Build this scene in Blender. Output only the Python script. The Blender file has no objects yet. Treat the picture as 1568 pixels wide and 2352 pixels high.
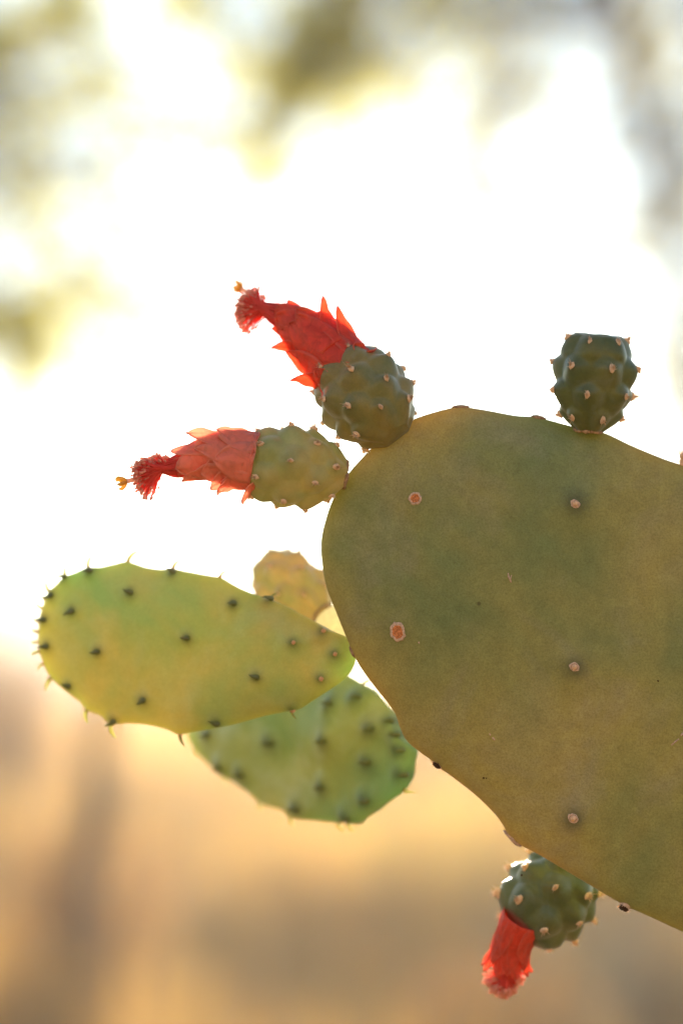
import bpy, math, random
import numpy as np
from mathutils import Vector, Matrix, noise

R = random.Random(7)
NR = np.random.RandomState(11)
SC = bpy.context.scene
COL = SC.collection

# ------------------------------------------------------------------ camera, sky, sun, exposure
CAM_Z = 1.15
PITCH = math.radians(7.35)
FPX = 85.0 / 36.0 * 2352.0            # focal length in units of the 1568 x 2352 reading grid
RIGHT = Vector((1, 0, 0))
UP = Vector((0, -math.sin(PITCH), math.cos(PITCH)))
FWD = Vector((0, math.cos(PITCH), math.sin(PITCH)))
EYE = Vector((0, 0, CAM_Z))


def ray(x, y):
    return RIGHT * ((x - 784) / FPX) + UP * ((1176 - y) / FPX) + FWD


def P(x, y, d):
    """point of the place seen at reading-grid position x, y at depth d (metres)"""
    return EYE + ray(x, y) * d


cam_data = bpy.data.cameras.new('camera')
cam = bpy.data.objects.new('camera', cam_data)
COL.objects.link(cam)
SC.camera = cam
cam.location = EYE
cam.rotation_euler = (math.pi / 2 + PITCH, 0, 0)
cam_data.sensor_fit = 'VERTICAL'
cam_data.sensor_height = 36
cam_data.lens = 85
cam_data.clip_start = 0.05
cam_data.clip_end = 2000
cam_data.dof.use_dof = True
cam_data.dof.focus_distance = 0.864
cam_data.dof.aperture_fstop = 3.2
cam_data.dof.aperture_blades = 0

sun_dir = ray(738, 1205).normalized()
SUN_EL = math.asin(sun_dir.z)
SUN_AZ = math.atan2(sun_dir.x, sun_dir.y)
world = bpy.data.worlds.new('World')
SC.world = world
world.use_nodes = True
wn = world.node_tree
sky = wn.nodes.new('ShaderNodeTexSky')
sky.sky_type = 'NISHITA'
sky.sun_disc = False
sky.sun_elevation = SUN_EL
sky.sun_rotation = SUN_AZ
sky.air_density = 1.0
sky.dust_density = 0.02
sky.ozone_density = 1.0
wn.links.new(sky.outputs[0], wn.nodes['Background'].inputs[0])
wn.nodes['Background'].inputs[1].default_value = 0.085

sun_data = bpy.data.lights.new('sun', 'SUN')
sun_data.energy = 5.0
sun_data.angle = math.radians(0.5)
sun_data.color = (1.0, 0.86, 0.66)
sun = bpy.data.objects.new('sun', sun_data)
COL.objects.link(sun)
sun.location = (0, 30, 20)
sun.rotation_euler = sun_dir.to_track_quat('Z', 'Y').to_euler()

SC.view_settings.view_transform = 'Standard'
SC.view_settings.look = 'None'
SC.view_settings.exposure = 2.2
SC.view_settings.gamma = 1.0
SC.render.engine = 'CYCLES'
SC.cycles.use_denoising = True
SC.cycles.max_bounces = 10
SC.cycles.diffuse_bounces = 5
SC.cycles.transmission_bounces = 6
SC.cycles.transparent_max_bounces = 8
SC.cycles.sample_clamp_indirect = 8
SC.cycles.caustics_reflective = False
SC.cycles.caustics_refractive = False


# ------------------------------------------------------------------ material helpers
class NT:
    def __init__(self, name):
        self.m = bpy.data.materials.new(name)
        self.m.use_nodes = True
        self.t = self.m.node_tree
        self.t.nodes.clear()
        self.out = self.t.nodes.new('ShaderNodeOutputMaterial')
        self.co = None

    def n(self, kind, **kw):
        nd = self.t.nodes.new(kind)
        for k, v in kw.items():
            setattr(nd, k, v)
        return nd

    def l(self, a, b):
        self.t.links.new(a, b)

    def coord(self):
        if self.co is None:
            self.co = self.n('ShaderNodeTexCoord').outputs['Object']
        return self.co

    def noise(self, scale, detail=3, rough=0.55, vec=None, dist=0.0):
        nd = self.n('ShaderNodeTexNoise')
        nd.inputs['Scale'].default_value = scale
        nd.inputs['Detail'].default_value = detail
        nd.inputs['Roughness'].default_value = rough
        nd.inputs['Distortion'].default_value = dist
        self.l(vec or self.coord(), nd.inputs['Vector'])
        return nd.outputs['Fac']

    def ramp(self, fac, stops):
        nd = self.n('ShaderNodeValToRGB')
        cr = nd.color_ramp
        while len(cr.elements) < len(stops):
            cr.elements.new(0.5)
        for e, (p, c) in zip(cr.elements, stops):
            e.position = p
            if not isinstance(c, tuple):
                c = (c, c, c)
            e.color = (*c, 1)
        self.l(fac, nd.inputs[0])
        return nd.outputs[0]

    def mix(self, fac, a, b, mode='MIX'):
        nd = self.n('ShaderNodeMix', data_type='RGBA', blend_type=mode)
        for sock, v in ((nd.inputs['Factor'], fac), (nd.inputs['A'], a), (nd.inputs['B'], b)):
            if hasattr(v, 'is_linked'):
                self.l(v, sock)
            elif isinstance(v, tuple):
                sock.default_value = (*v, 1)
            else:
                sock.default_value = v
        return nd.outputs['Result']

    def math(self, op, a, b=0.0):
        nd = self.n('ShaderNodeMath', operation=op)
        for sock, v in zip(nd.inputs, (a, b)):
            if hasattr(v, 'is_linked'):
                self.l(v, sock)
            else:
                sock.default_value = v
        return nd.outputs[0]

    def finish(self, color, rough=0.6, spec=0.4, bump=None, bump_str=0.3, bump_dist=0.0005,
               trans=0.0, trans_color=None, coat=0.0, sheen=0.0):
        p = self.n('ShaderNodeBsdfPrincipled')
        def put(sock, v):
            if hasattr(v, 'is_linked'):
                self.l(v, sock)
            elif isinstance(v, tuple):
                sock.default_value = (*v, 1)
            else:
                sock.default_value = v
        put(p.inputs['Base Color'], color)
        put(p.inputs['Roughness'], rough)
        put(p.inputs['Specular IOR Level'], spec)
        if coat:
            put(p.inputs['Coat Weight'], coat)
            p.inputs['Coat Roughness'].default_value = 0.35
        if sheen:
            put(p.inputs['Sheen Weight'], sheen)
        nrm = None
        if bump is not None:
            b = self.n('ShaderNodeBump')
            b.inputs['Strength'].default_value = bump_str
            b.inputs['Distance'].default_value = bump_dist
            self.l(bump, b.inputs['Height'])
            nrm = b.outputs[0]
            self.l(nrm, p.inputs['Normal'])
        shader = p.outputs[0]
        if trans or hasattr(trans, 'is_linked'):
            t = self.n('ShaderNodeBsdfTranslucent')
            put(t.inputs[0], trans_color if trans_color is not None else color)
            if nrm is not None:
                self.l(nrm, t.inputs['Normal'])
            mx = self.n('ShaderNodeMixShader')
            put(mx.inputs[0], trans)
            self.l(p.outputs[0], mx.inputs[1])
            self.l(t.outputs[0], mx.inputs[2])
            shader = mx.outputs[0]
        self.l(shader, self.out.inputs['Surface'])
        return self.m


def skin(name, olive, green, bloom, rough=0.5, trans=0.2, trans_color=(0.4, 0.4, 0.08),
         patch=22, halo=(0.035, 0.05, 0.035), speck=0.28, sheen=0.25):
    """waxy cactus skin: olive and green patches, whitish bloom, fine pores, darker rings at areoles"""
    k = NT(name)
    big = k.ramp(k.noise(patch, 3, 0.5, dist=0.4), [(0.34, 0.0), (0.64, 1.0)])
    col = k.mix(big, green, olive)
    # bloom goes in faint streaks
    bl = k.ramp(k.noise(patch * 1.7, 4, 0.6, dist=0.8), [(0.48, 0.0), (0.75, 1.0)])
    col = k.mix(k.math('MULTIPLY', bl, 0.65), col, bloom)
    fine = k.ramp(k.noise(1500, 2, 0.7), [(0.28, 1.0 - speck), (0.5, 1.0), (0.72, 1.0 + speck * 0.75)])
    col = k.mix(1.0, col, fine, 'MULTIPLY')
    mid = k.ramp(k.noise(160, 4, 0.65), [(0.3, 0.86), (0.7, 1.12)])
    col = k.mix(1.0, col, mid, 'MULTIPLY')
    vor = k.n('ShaderNodeTexVoronoi')
    vor.inputs['Scale'].default_value = 75
    k.l(k.coord(), vor.inputs['Vector'])
    dots = k.ramp(vor.outputs['Distance'], [(0.035, 1.0), (0.07, 0.0)])
    sparse = k.ramp(vor.outputs['Color'], [(0.80, 0.0), (0.86, 1.0)])
    col = k.mix(k.math('MULTIPLY', k.math('MULTIPLY', dots, sparse), 0.7), col, (0.03, 0.03, 0.022))
    at = k.n('ShaderNodeAttribute', attribute_name='areole_ring')
    col = k.mix(at.outputs['Fac'], col, halo)
    th = k.n('ShaderNodeAttribute', attribute_name='thinness')
    tr = k.math('ADD', trans, k.math('MULTIPLY', th.outputs['Fac'], 0.34))
    tr = k.math('MULTIPLY', k.math('SUBTRACT', 1.0, k.math('MULTIPLY', at.outputs['Fac'], 0.8)), tr)
    tcol = k.mix(1.0, trans_color, k.ramp(k.noise(patch, 3, 0.5, dist=0.4), [(0.34, (0.66, 0.95, 0.90)), (0.66, (1.22, 1.0, 0.80))]), 'MULTIPLY')
    return k.finish(col, rough=rough, spec=0.35, bump=k.noise(1100, 3, 0.65), bump_str=0.18, bump_dist=0.0006,
                    trans=tr, trans_color=tcol, sheen=sheen)


def flat(name, c, rough=0.7, spec=0.3, trans=0.0, tc=None, var=0.25, scale=400, bump=0.2):
    k = NT(name)
    v = k.ramp(k.noise(scale, 3, 0.6), [(0.3, 1 - var), (0.7, 1 + var)])
    col = k.mix(1.0, c, v, 'MULTIPLY')
    return k.finish(col, rough, spec, k.noise(scale * 2, 2), bump, 0.0004, trans, tc if tc else c)


M = {}
M['pad_old'] = skin('old pad skin', (0.335, 0.298, 0.090), (0.130, 0.190, 0.082), (0.24, 0.25, 0.185),
                    trans=0.10, trans_color=(0.62, 0.48, 0.19), patch=13)
M['pad_young'] = skin('young pad skin', (0.38, 0.31, 0.11), (0.22, 0.30, 0.12), (0.35, 0.40, 0.24), rough=0.40,
                      trans=0.28, trans_color=(0.62, 0.64, 0.27), patch=30, halo=(0.05, 0.075, 0.035), speck=0.15)
M['pad_pale'] = skin('pale pad skin', (0.22, 0.26, 0.085), (0.17, 0.235, 0.13), (0.38, 0.46, 0.39), rough=0.31,
                     trans=0.24, trans_color=(0.60, 0.66, 0.34), patch=24, halo=(0.04, 0.065, 0.045), speck=0.12)
M['fruit'] = skin('fruit skin', (0.115, 0.125, 0.035), (0.068, 0.098, 0.042), (0.15, 0.185, 0.135), rough=0.33,
                  trans=0.14, trans_color=(0.5, 0.45, 0.08), patch=60, halo=(0.06, 0.07, 0.045), speck=0.15)
M['fruit_glare_warm'] = skin('glare-warmed fruit skin', (0.24, 0.195, 0.055), (0.15, 0.16, 0.058), (0.22, 0.22, 0.13), rough=0.34,
                  trans=0.16, trans_color=(0.6, 0.45, 0.08), patch=55, halo=(0.06, 0.07, 0.045), speck=0.15)  # warmer and lighter than plain fruit skin: sun glare mixed into the colours
M['fruit_glare_pale'] = skin('glare-paled fruit skin', (0.30, 0.26, 0.11), (0.20, 0.23, 0.115), (0.30, 0.32, 0.21), rough=0.36,
                       trans=0.27, trans_color=(0.80, 0.68, 0.32), patch=50, halo=(0.14, 0.14, 0.06), speck=0.12)  # paler than the other fruits, partly glare worked into the colour
M['fruit_warm'] = skin('warm fruit skin', (0.50, 0.38, 0.20), (0.30, 0.29, 0.15), (0.48, 0.43, 0.29), rough=0.38,
                        trans=0.34, trans_color=(0.95, 0.70, 0.34), patch=50, halo=(0.2, 0.16, 0.08), speck=0.12)
M['wool'] = flat('areole wool', (0.78, 0.46, 0.27), 0.9, 0.1, 0.25, (0.85, 0.55, 0.35), 0.3, 900)
M['wool_pale'] = flat('pale areole wool', (0.88, 0.62, 0.42), 0.9, 0.1, 0.25, (0.9, 0.7, 0.5), 0.25, 900)
M['glochid'] = flat('glochid bristles', (0.78, 0.55, 0.38), 0.6, 0.3, 0.4, (0.95, 0.75, 0.5), 0.1)
M['scar_rim'] = flat('scar rim', (0.56, 0.40, 0.31), 0.85, 0.2, 0, None, 0.35, 1400, 0.5)
M['scar_core'] = flat('scar core', (0.52, 0.20, 0.085), 0.85, 0.2, 0, None, 0.5, 1600, 0.6)
M['scar_dark'] = flat('dark scar', (0.05, 0.028, 0.02), 0.8, 0.2, 0, None, 0.5, 1500, 0.6)
M['dry_joint'] = flat('dry joint skin', (0.62, 0.55, 0.40), 0.8, 0.2, 0.55, (0.95, 0.88, 0.62), 0.35, 500, 0.6)
M['cork'] = flat('cork', (0.36, 0.24, 0.16), 0.9, 0.15, 0, None, 0.45, 700, 0.6)
M['leaf_tip'] = flat('cone leaf', (0.22, 0.24, 0.07), 0.4, 0.5, 0.6, (0.78, 0.74, 0.34), 0.2, 700)


def petal_mat(name, c, tc, pale, trans):
    """silky red tissue with fine veins and paler thin margins"""
    k = NT(name)
    v = k.ramp(k.noise(200, 4, 0.55, dist=1.5), [(0.3, 0.84), (0.7, 1.14)])
    col = k.mix(1.0, c, v, 'MULTIPLY')
    at = k.n('ShaderNodeAttribute', attribute_name='margin')
    f = k.math('MULTIPLY', at.outputs['Fac'], 0.42)
    col = k.mix(f, col, pale)
    tcol = k.mix(f, k.mix(1.0, tc, v, 'MULTIPLY'), pale)
    return k.finish(col, 0.36, 0.5, k.noise(450, 3, 0.6, dist=1.0), 0.35, 0.0008, trans, tcol)


M['leaf_dark'] = flat('dark cone leaf', (0.12, 0.15, 0.06), 0.26, 0.7, 0.25, (0.45, 0.48, 0.14), 0.2, 700)
M['petal'] = petal_mat('red petal', (0.84, 0.105, 0.060), (1.0, 0.26, 0.14), (0.92, 0.36, 0.26), 0.60)
M['petal_glare'] = petal_mat('glare-lightened petal', (0.95, 0.34, 0.25), (1.0, 0.55, 0.41), (0.95, 0.55, 0.45), 0.60)  # red petal tissue again, its colour lightened to carry the veil of glare
M['stamen'] = flat('stamen red', (0.92, 0.15, 0.13), 0.5, 0.3, 0.62, (1.0, 0.24, 0.20), 0.15)
M['anther'] = flat('anther', (0.90, 0.42, 0.34), 0.7, 0.2, 0.5, (1.0, 0.66, 0.52), 0.2)
M['style'] = flat('pale style', (0.75, 0.45, 0.38), 0.5, 0.3, 0.4, (0.95, 0.65, 0.5), 0.1)
M['stigma'] = flat('stigma', (0.60, 0.38, 0.09), 0.5, 0.3, 0.5, (1.0, 0.66, 0.18), 0.25)
M['bark'] = flat('bark', (0.13, 0.085, 0.055), 0.9, 0.2, 0, None, 0.4, 40, 0.8)
M['bark_grey'] = flat('grey bark', (0.20, 0.155, 0.115), 0.9, 0.2, 0, None, 0.4, 40, 0.8)
M['tree_leaf'] = flat('olive leaf', (0.13, 0.13, 0.022), 0.5, 0.4, 0.58, (0.66, 0.60, 0.09), 0.3, 9, 0.1)
M['tree_leaf_grey'] = flat('dusty leaf', (0.18, 0.175, 0.08), 0.6, 0.3, 0.55, (0.58, 0.51, 0.22), 0.3, 9, 0.1)
M['dry_leaf'] = flat('dry leaf', (0.21, 0.125, 0.055), 0.7, 0.2, 0.4, (0.52, 0.27, 0.09), 0.35, 8, 0.1)
M['shrub_leaf'] = flat('shrub leaf', (0.20, 0.17, 0.05), 0.6, 0.3, 0.5, (0.75, 0.56, 0.14), 0.3, 9, 0.1)
M['grass'] = flat('dry grass', (0.42, 0.24, 0.070), 0.7, 0.25, 0.45, (0.70, 0.415, 0.12), 0.35, 2.5, 0.1)


# ------------------------------------------------------------------ object helpers
def link(o):
    COL.objects.link(o)
    return o


def tag(o, label=None, cat=None, group=None, kind=None):
    if label: o['label'] = label
    if cat: o['category'] = cat
    if group: o['group'] = group
    if kind: o['kind'] = kind
    return o


WPOS = {}


def empty(name, loc):
    o = link(bpy.data.objects.new(name, None))
    o.empty_display_size = 0.05
    o.location = loc
    WPOS[o] = Vector(loc)
    return o


def mesh_obj(name, verts, faces, mats, parent=None, origin=None, smooth=True, mat_idx=None):
    """one mesh object; verts are in world metres, the object sits at origin"""
    origin = Vector(origin) if origin is not None else Vector((0, 0, 0))
    v = np.asarray(verts, dtype=float) - np.array(origin)
    me = bpy.data.meshes.new(name)
    me.from_pydata(v.tolist(), [], [tuple(f) for f in faces])
    if not isinstance(mats, (list, tuple)):
        mats = [mats]
    for m in mats:
        me.materials.append(m)
    if mat_idx is not None:
        me.polygons.foreach_set('material_index', np.asarray(mat_idx, dtype=np.int32))
    me.polygons.foreach_set('use_smooth', np.full(len(me.polygons), smooth))
    me.update()
    o = link(bpy.data.objects.new(name, me))
    place(o, origin, parent)
    return o


def place(o, world_pos, parent):
    world_pos = Vector(world_pos)
    WPOS[o] = world_pos
    if parent is not None:
        o.parent = parent
        o.location = world_pos - WPOS[parent]
    else:
        o.location = world_pos


def inst(name, mesh, pos, rot, scale, parent, label=None):
    """an object of its own that shares mesh data"""
    o = link(bpy.data.objects.new(name, mesh))
    place(o, pos, parent)
    o.rotation_mode = 'QUATERNION'
    o.rotation_quaternion = rot
    o.scale = scale if isinstance(scale, (tuple, list)) else (scale,) * 3
    if label: o['label'] = label
    return o


def catmull(pts, n, closed=False):
    pts = np.asarray(pts, dtype=float)
    N = len(pts)
    out = []
    segs = N if closed else N - 1
    for s in range(segs):
        if closed:
            p0, p1, p2, p3 = (pts[(s + k) % N] for k in (-1, 0, 1, 2))
        else:
            p0, p1, p2, p3 = (pts[min(max(s + k, 0), N - 1)] for k in (-1, 0, 1, 2))
        for i in range(n):
            t = i / n
            out.append(0.5 * ((2 * p1) + (p2 - p0) * t + (2 * p0 - 5 * p1 + 4 * p2 - p3) * t * t
                              + (3 * p1 - p0 - 3 * p2 + p3) * t ** 3))
    if not closed:
        out.append(pts[-1])
    return np.array(out)


class MB:
    """collects shapes into one mesh"""
    def __init__(self):
        self.v, self.f, self.mi = [], [], []

    def add(self, verts, faces, mi=0):
        b = len(self.v)
        self.v.extend([tuple(p) for p in verts])
        self.f.extend([tuple(b + i for i in f) for f in faces])
        self.mi.extend([mi] * len(faces))

    def tube(self, path, radii, seg=6, mi=0, cap=True):
        path = [Vector(p) for p in path]
        n = len(path)
        vs, fs = [], []
        t0 = (path[1] - path[0]).normalized()
        ref = Vector((0, 0, 1)) if abs(t0.z) < 0.9 else Vector((1, 0, 0))
        a = t0.cross(ref).normalized()
        for i in range(n):
            t = (path[min(i + 1, n - 1)] - path[max(i - 1, 0)])
            t = t.normalized() if t.length > 1e-12 else t0
            a = (a - t * a.dot(t))
            a = a.normalized() if a.length > 1e-9 else t.orthogonal().normalized()
            b = t.cross(a)
            for k in range(seg):
                an = 2 * math.pi * k / seg
                vs.append(path[i] + (a * math.cos(an) + b * math.sin(an)) * radii[i])
        for i in range(n - 1):
            for k in range(seg):
                k2 = (k + 1) % seg
                fs.append((i * seg + k, i * seg + k2, (i + 1) * seg + k2, (i + 1) * seg + k))
        if cap:
            fs.append(tuple(range(seg))[::-1])
            fs.append(tuple((n - 1) * seg + k for k in range(seg)))
        self.add(vs, fs, mi)

    def blob(self, c, r, ax=None, stretch=1.0, rough=0.0, mi=0, lat=5, lon=8):
        c = Vector(c)
        ax = Vector(ax).normalized() if ax is not None else Vector((0, 0, 1))
        q = ax.to_track_quat('Z', 'Y')
        vs, fs = [], []
        for i in range(lat + 1):
            th = math.pi * i / lat
            for j in range(lon):
                ph = 2 * math.pi * j / lon
                rr = r * (1 + rough * R.uniform(-1, 1))
                vs.append(c + q @ Vector((math.sin(th) * math.cos(ph) * rr, math.sin(th) * math.sin(ph) * rr,
                                          math.cos(th) * rr * stretch)))
        for i in range(lat):
            for j in range(lon):
                j2 = (j + 1) % lon
                fs.append((i * lon + j, (i + 1) * lon + j, (i + 1) * lon + j2, i * lon + j2))
        self.add(vs, fs, mi)

    def obj(self, name, mats, parent=None, origin=None, smooth=True):
        return mesh_obj(name, self.v, self.f, mats, parent, origin, smooth, self.mi)


# ------------------------------------------------------------------ terrain
def sstep(a, b, x):
    t = np.clip((x - a) / (b - a), 0, 1)
    return t * t * (3 - 2 * t)


def ground_h(x, y):
    rise = 0.068 * np.clip(y - 6, 0, 46) * sstep(6, 14, y) - 1.6 * sstep(60, 140, y)
    rise = rise + 0.42 * np.clip(-y - 5, 0, 30) * sstep(5, 14, -y)          # added slope behind the camera, shaped to bounce sunlight onto the cactus
    ridge = 8.4 + 5.0 * (1 - sstep(-18, 2, x * 150 / np.maximum(y, 60)))
    rise = rise + ridge * sstep(95, 150, y)
    lumps = 0.10 * np.sin(x * 0.55 + 0.7) * np.cos(y * 0.43) + 0.05 * np.sin(x * 1.3 + y * 0.9)
    return rise + lumps * sstep(2.0, 9, np.hypot(x, y)) + 0.25 * np.sin(x * 0.09 + 1.2) * sstep(10, 30, np.abs(y))


def gh(x, y):
    return float(ground_h(np.array(float(x)), np.array(float(y))))


gx = np.concatenate([np.linspace(-420, -40, 24)[:-1], np.linspace(-40, 40, 121), np.linspace(40, 420, 24)[1:]])
gy = np.concatenate([np.linspace(-300, -20, 40)[:-1], np.linspace(-20, 70, 181), np.linspace(70, 170, 41)[1:], np.linspace(170, 700, 20)[1:]])
GX, GY = np.meshgrid(gx, gy)
GZ = ground_h(GX, GY)
nx, ny = len(gx), len(gy)
gv = np.stack([GX.ravel(), GY.ravel(), GZ.ravel()], 1)
gf = [(j * nx + i, j * nx + i + 1, (j + 1) * nx + i + 1, (j + 1) * nx + i) for j in range(ny - 1) for i in range(nx - 1)]
k = NT('dry soil')
c = k.ramp(k.noise(0.6, 5, 0.6), [(0.3, (0.31, 0.185, 0.085)), (0.55, (0.46, 0.295, 0.14)), (0.75, (0.54, 0.37, 0.19))])
c = k.mix(1.0, c, k.ramp(k.noise(14, 4, 0.7), [(0.3, 0.75), (0.7, 1.2)]), 'MULTIPLY')
soil = k.finish(c, 0.95, 0.15, k.noise(18, 5, 0.7), 0.6, 0.03)
ground = mesh_obj('ground', gv, gf, soil)
tag(ground, 'dry tan soil rising to a low bank behind the cactus', kind='structure')


# ------------------------------------------------------------------ golden haze over the valley
hz = bpy.data.materials.new('haze')
hz.use_nodes = True
ht = hz.node_tree
ht.nodes.clear()
ho = ht.nodes.new('ShaderNodeOutputMaterial')
hv = ht.nodes.new('ShaderNodeVolumePrincipled')
hv.inputs['Color'].default_value = (0.96, 0.94, 0.91, 1)
hv.inputs['Density'].default_value = 0.0012
hv.inputs['Anisotropy'].default_value = 0.6
ht.links.new(hv.outputs[0], ho.inputs['Volume'])
hb = [(x, y, z) for x in (-425, 425) for y in (-305, 705) for z in (float(GZ.min()) - 1, float(GZ.max()) + 1.5)]
haze = mesh_obj('haze', hb, [(0, 1, 3, 2), (4, 6, 7, 5), (0, 4, 5, 1), (2, 3, 7, 6), (0, 2, 6, 4), (1, 5, 7, 3)], hz, None, None, False)
haze['kind'] = 'stuff'


# ------------------------------------------------------------------ the cactus
TRUNK_FOOT = Vector((0.36, 0.90, 0))
TRUNK_FOOT.z = gh(TRUNK_FOOT.x, TRUNK_FOOT.y) - 0.03
cactus = empty('prickly_pear_cactus', TRUNK_FOOT)
tag(cactus, 'backlit prickly pear cactus with green pads and red flowered fruits', 'cactus')


class Pad:
    """a flat stem: outline in a plane of its own, swollen to a real thickness"""

    def __init__(self, name, outline_px, centre_px, origin, normal, thick, mat, parent, bumps=(), bump_h=0.002, bump_s=0.0035,
                 n_ang=260, n_rad=36, power=2.6, outline_uv=None, sag=0.0, halo=0.6, halo_s=0.0034, seed=0.0, wave=0.22, wave_f=18):
        self.O = Vector(origin)
        self.N = Vector(normal).normalized()
        self.U = (RIGHT - self.N * RIGHT.dot(self.N)).normalized()
        self.V = self.N.cross(self.U)
        if self.V.z < 0: self.V = -self.V
        self.T, self.power, self.sag = thick, power, sag
        self.seed = seed
        self.bump_h = bump_h
        self.wave, self.wave_f = wave, wave_f
        if outline_uv is None:
            uv = np.array([self.uv_of(x, y) for x, y in outline_px])
            uv = catmull(uv, 12, True)
            self.c = np.array(self.uv_of(*centre_px))
        else:
            uv = catmull(outline_uv, 12, True)
            self.c = np.array((0.0, 0.0))
        d = uv - self.c
        ang = np.arctan2(d[:, 1], d[:, 0])
        rad = np.hypot(d[:, 0], d[:, 1])
        o = np.argsort(ang)
        self.ang, self.rad = ang[o], rad[o]
        # a smoothed outline for the inside of the pad
        th = np.linspace(-math.pi, math.pi, 720, endpoint=False)
        rr = np.interp(th, self.ang, self.rad, period=2 * math.pi)
        kern = np.exp(-0.5 * (np.arange(-60, 61) / 22.0) ** 2)
        kern /= kern.sum()
        sm = np.convolve(np.concatenate([rr[-60:], rr, rr[:60]]), kern, 'valid')
        self.th, self.rr, self.sm = th, rr, sm
        self.bumps = []
        self.mat = mat
        # bumps given as reading-grid positions on the front face
        for b in bumps:
            h = b[2] if len(b) > 2 else 1.0
            self.bumps.append((*self.front_uv(b[0], b[1]), h * bump_h, bump_s))
        self.halo, self.halo_s = halo, halo_s
        self.build(name, parent, n_ang, n_rad)

    def uv_of(self, x, y, off=0.0):
        r = ray(x, y)
        t = (self.O + self.N * off - EYE).dot(self.N) / r.dot(self.N)
        d = EYE + r * t - self.O
        return d.dot(self.U), d.dot(self.V)

    def R_at(self, th, f=1.0):
        a = np.interp(th, self.th, self.rr, period=2 * math.pi)
        b = np.interp(th, self.th, self.sm, period=2 * math.pi)
        w = np.asarray(f) ** 4
        return a * w + b * (1 - w)

    def height(self, u, v):
        du, dv = u - self.c[0], v - self.c[1]
        rad = math.hypot(du, dv)
        f = min(rad / max(float(self.R_at(math.atan2(dv, du))), 1e-6), 1.0)
        return self._h(f, u, v)

    def _h(self, f, u, v):
        z = self.T * (1 - f ** self.power) ** 0.5
        z += self.T * self.wave * noise.noise((u * self.wave_f + self.seed, v * self.wave_f, self.seed)) * (1 - f ** 2)
        for bu, bv, bh, bs in self.bumps:
            q = ((u - bu) ** 2 + (v - bv) ** 2) / (2 * bs * bs)
            if q < 8:
                z += bh * math.exp(-q)
        return z

    def bend(self, u, v):
        return -self.sag * ((u - self.c[0]) ** 2 + (v - self.c[1]) ** 2)

    def front_uv(self, x, y):
        z = 0.0
        for _ in range(4):
            u, v = self.uv_of(x, y, z)
            z = self.height(u, v) + self.bend(u, v)
        return u, v

    def pt(self, u, v, z):
        return self.O + self.U * u + self.V * v + self.N * (z + self.bend(u, v))

    def front(self, x, y):
        """point and outward normal on the face towards the viewer"""
        u, v = self.front_uv(x, y)
        e = 0.0008
        f = lambda a, b: self.pt(a, b, self.height(a, b))
        p = f(u, v)
        n = (f(u + e, v) - f(u - e, v)).cross(f(u, v + e) - f(u, v - e)).normalized()
        if n.dot(self.N) < 0: n = -n
        return p, n

    def rim(self, x, y, inset=0.0):
        """nearest rim point and its outward direction in the pad plane"""
        u, v = self.uv_of(x, y)
        th = math.atan2(v - self.c[1], u - self.c[0])
        r = float(self.R_at(th)) - inset
        e = 0.02
        f = lambda t: self.pt(self.c[0] + math.cos(t) * (float(self.R_at(t)) - inset),
                              self.c[1] + math.sin(t) * (float(self.R_at(t)) - inset), 0)
        p = f(th)
        tan = (f(th + e) - f(th - e)).normalized()
        n = tan.cross(self.N).normalized()
        out = (self.U * math.cos(th) + self.V * math.sin(th))
        if n.dot(out) < 0: n = -n
        return p, n

    def build(self, name, parent, n_ang, n_rad):
        th = np.linspace(-math.pi, math.pi, n_ang, endpoint=False)
        al = np.linspace(0, math.pi / 2, n_rad + 1)[1:]
        verts, ring, thin = [], [], []
        Rm = float(self.sm.mean())

        def halo_at(u, v):
            h = 0.0
            for bu, bv, bh, bs in self.bumps:
                q = ((u - bu) ** 2 + (v - bv) ** 2) / (2 * self.halo_s ** 2)
                if q < 6:
                    h = max(h, math.exp(-q) * min(1, bh / self.bump_h))
            return h * self.halo

        for side in (1, -1):
            z0 = self._h(0, *self.c)
            verts.append(self.pt(*self.c, side * z0)); ring.append(halo_at(*self.c)); thin.append(0.0)
            for a in (al if side == 1 else al[:-1]):
                f = math.sin(a)
                rr = self.R_at(th, f) * f
                for t, r in zip(th, rr):
                    u, v = self.c[0] + math.cos(t) * r, self.c[1] + math.sin(t) * r
                    z = self._h(f, u, v) if f < 0.99999 else 0.0
                    verts.append(self.pt(u, v, side * z)); ring.append(halo_at(u, v)); thin.append(math.exp(-(1 - f) * Rm / 0.0028))
        faces = []
        nf = n_rad
        F = lambda i, k: 1 + i * n_ang + (k % n_ang)
        base2 = 1 + nf * n_ang
        def B(i, k):
            return F(nf - 1, k) if i == nf - 1 else base2 + 1 + i * n_ang + (k % n_ang)
        for k in range(n_ang):
            faces.append((0, F(0, k), F(0, k + 1)))
            faces.append((base2, B(0, k + 1), B(0, k)))
            for i in range(nf - 1):
                faces.append((F(i, k), F(i + 1, k), F(i + 1, k + 1), F(i, k + 1)))
                faces.append((B(i, k), B(i, k + 1), B(i + 1, k + 1), B(i + 1, k)))
        if self.U.cross(self.V).dot(self.N) < 0:
            faces = [f[::-1] for f in faces]
        self.o = mesh_obj(name, verts, faces, self.mat, parent, self.pt(*self.c, 0))
        at = self.o.data.attributes.new('areole_ring', 'FLOAT', 'POINT')
        at.data.foreach_set('value', np.array(ring, dtype=np.float32))
        at = self.o.data.attributes.new('thinness', 'FLOAT', 'POINT')
        at.data.foreach_set('value', np.array(thin, dtype=np.float32))


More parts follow.
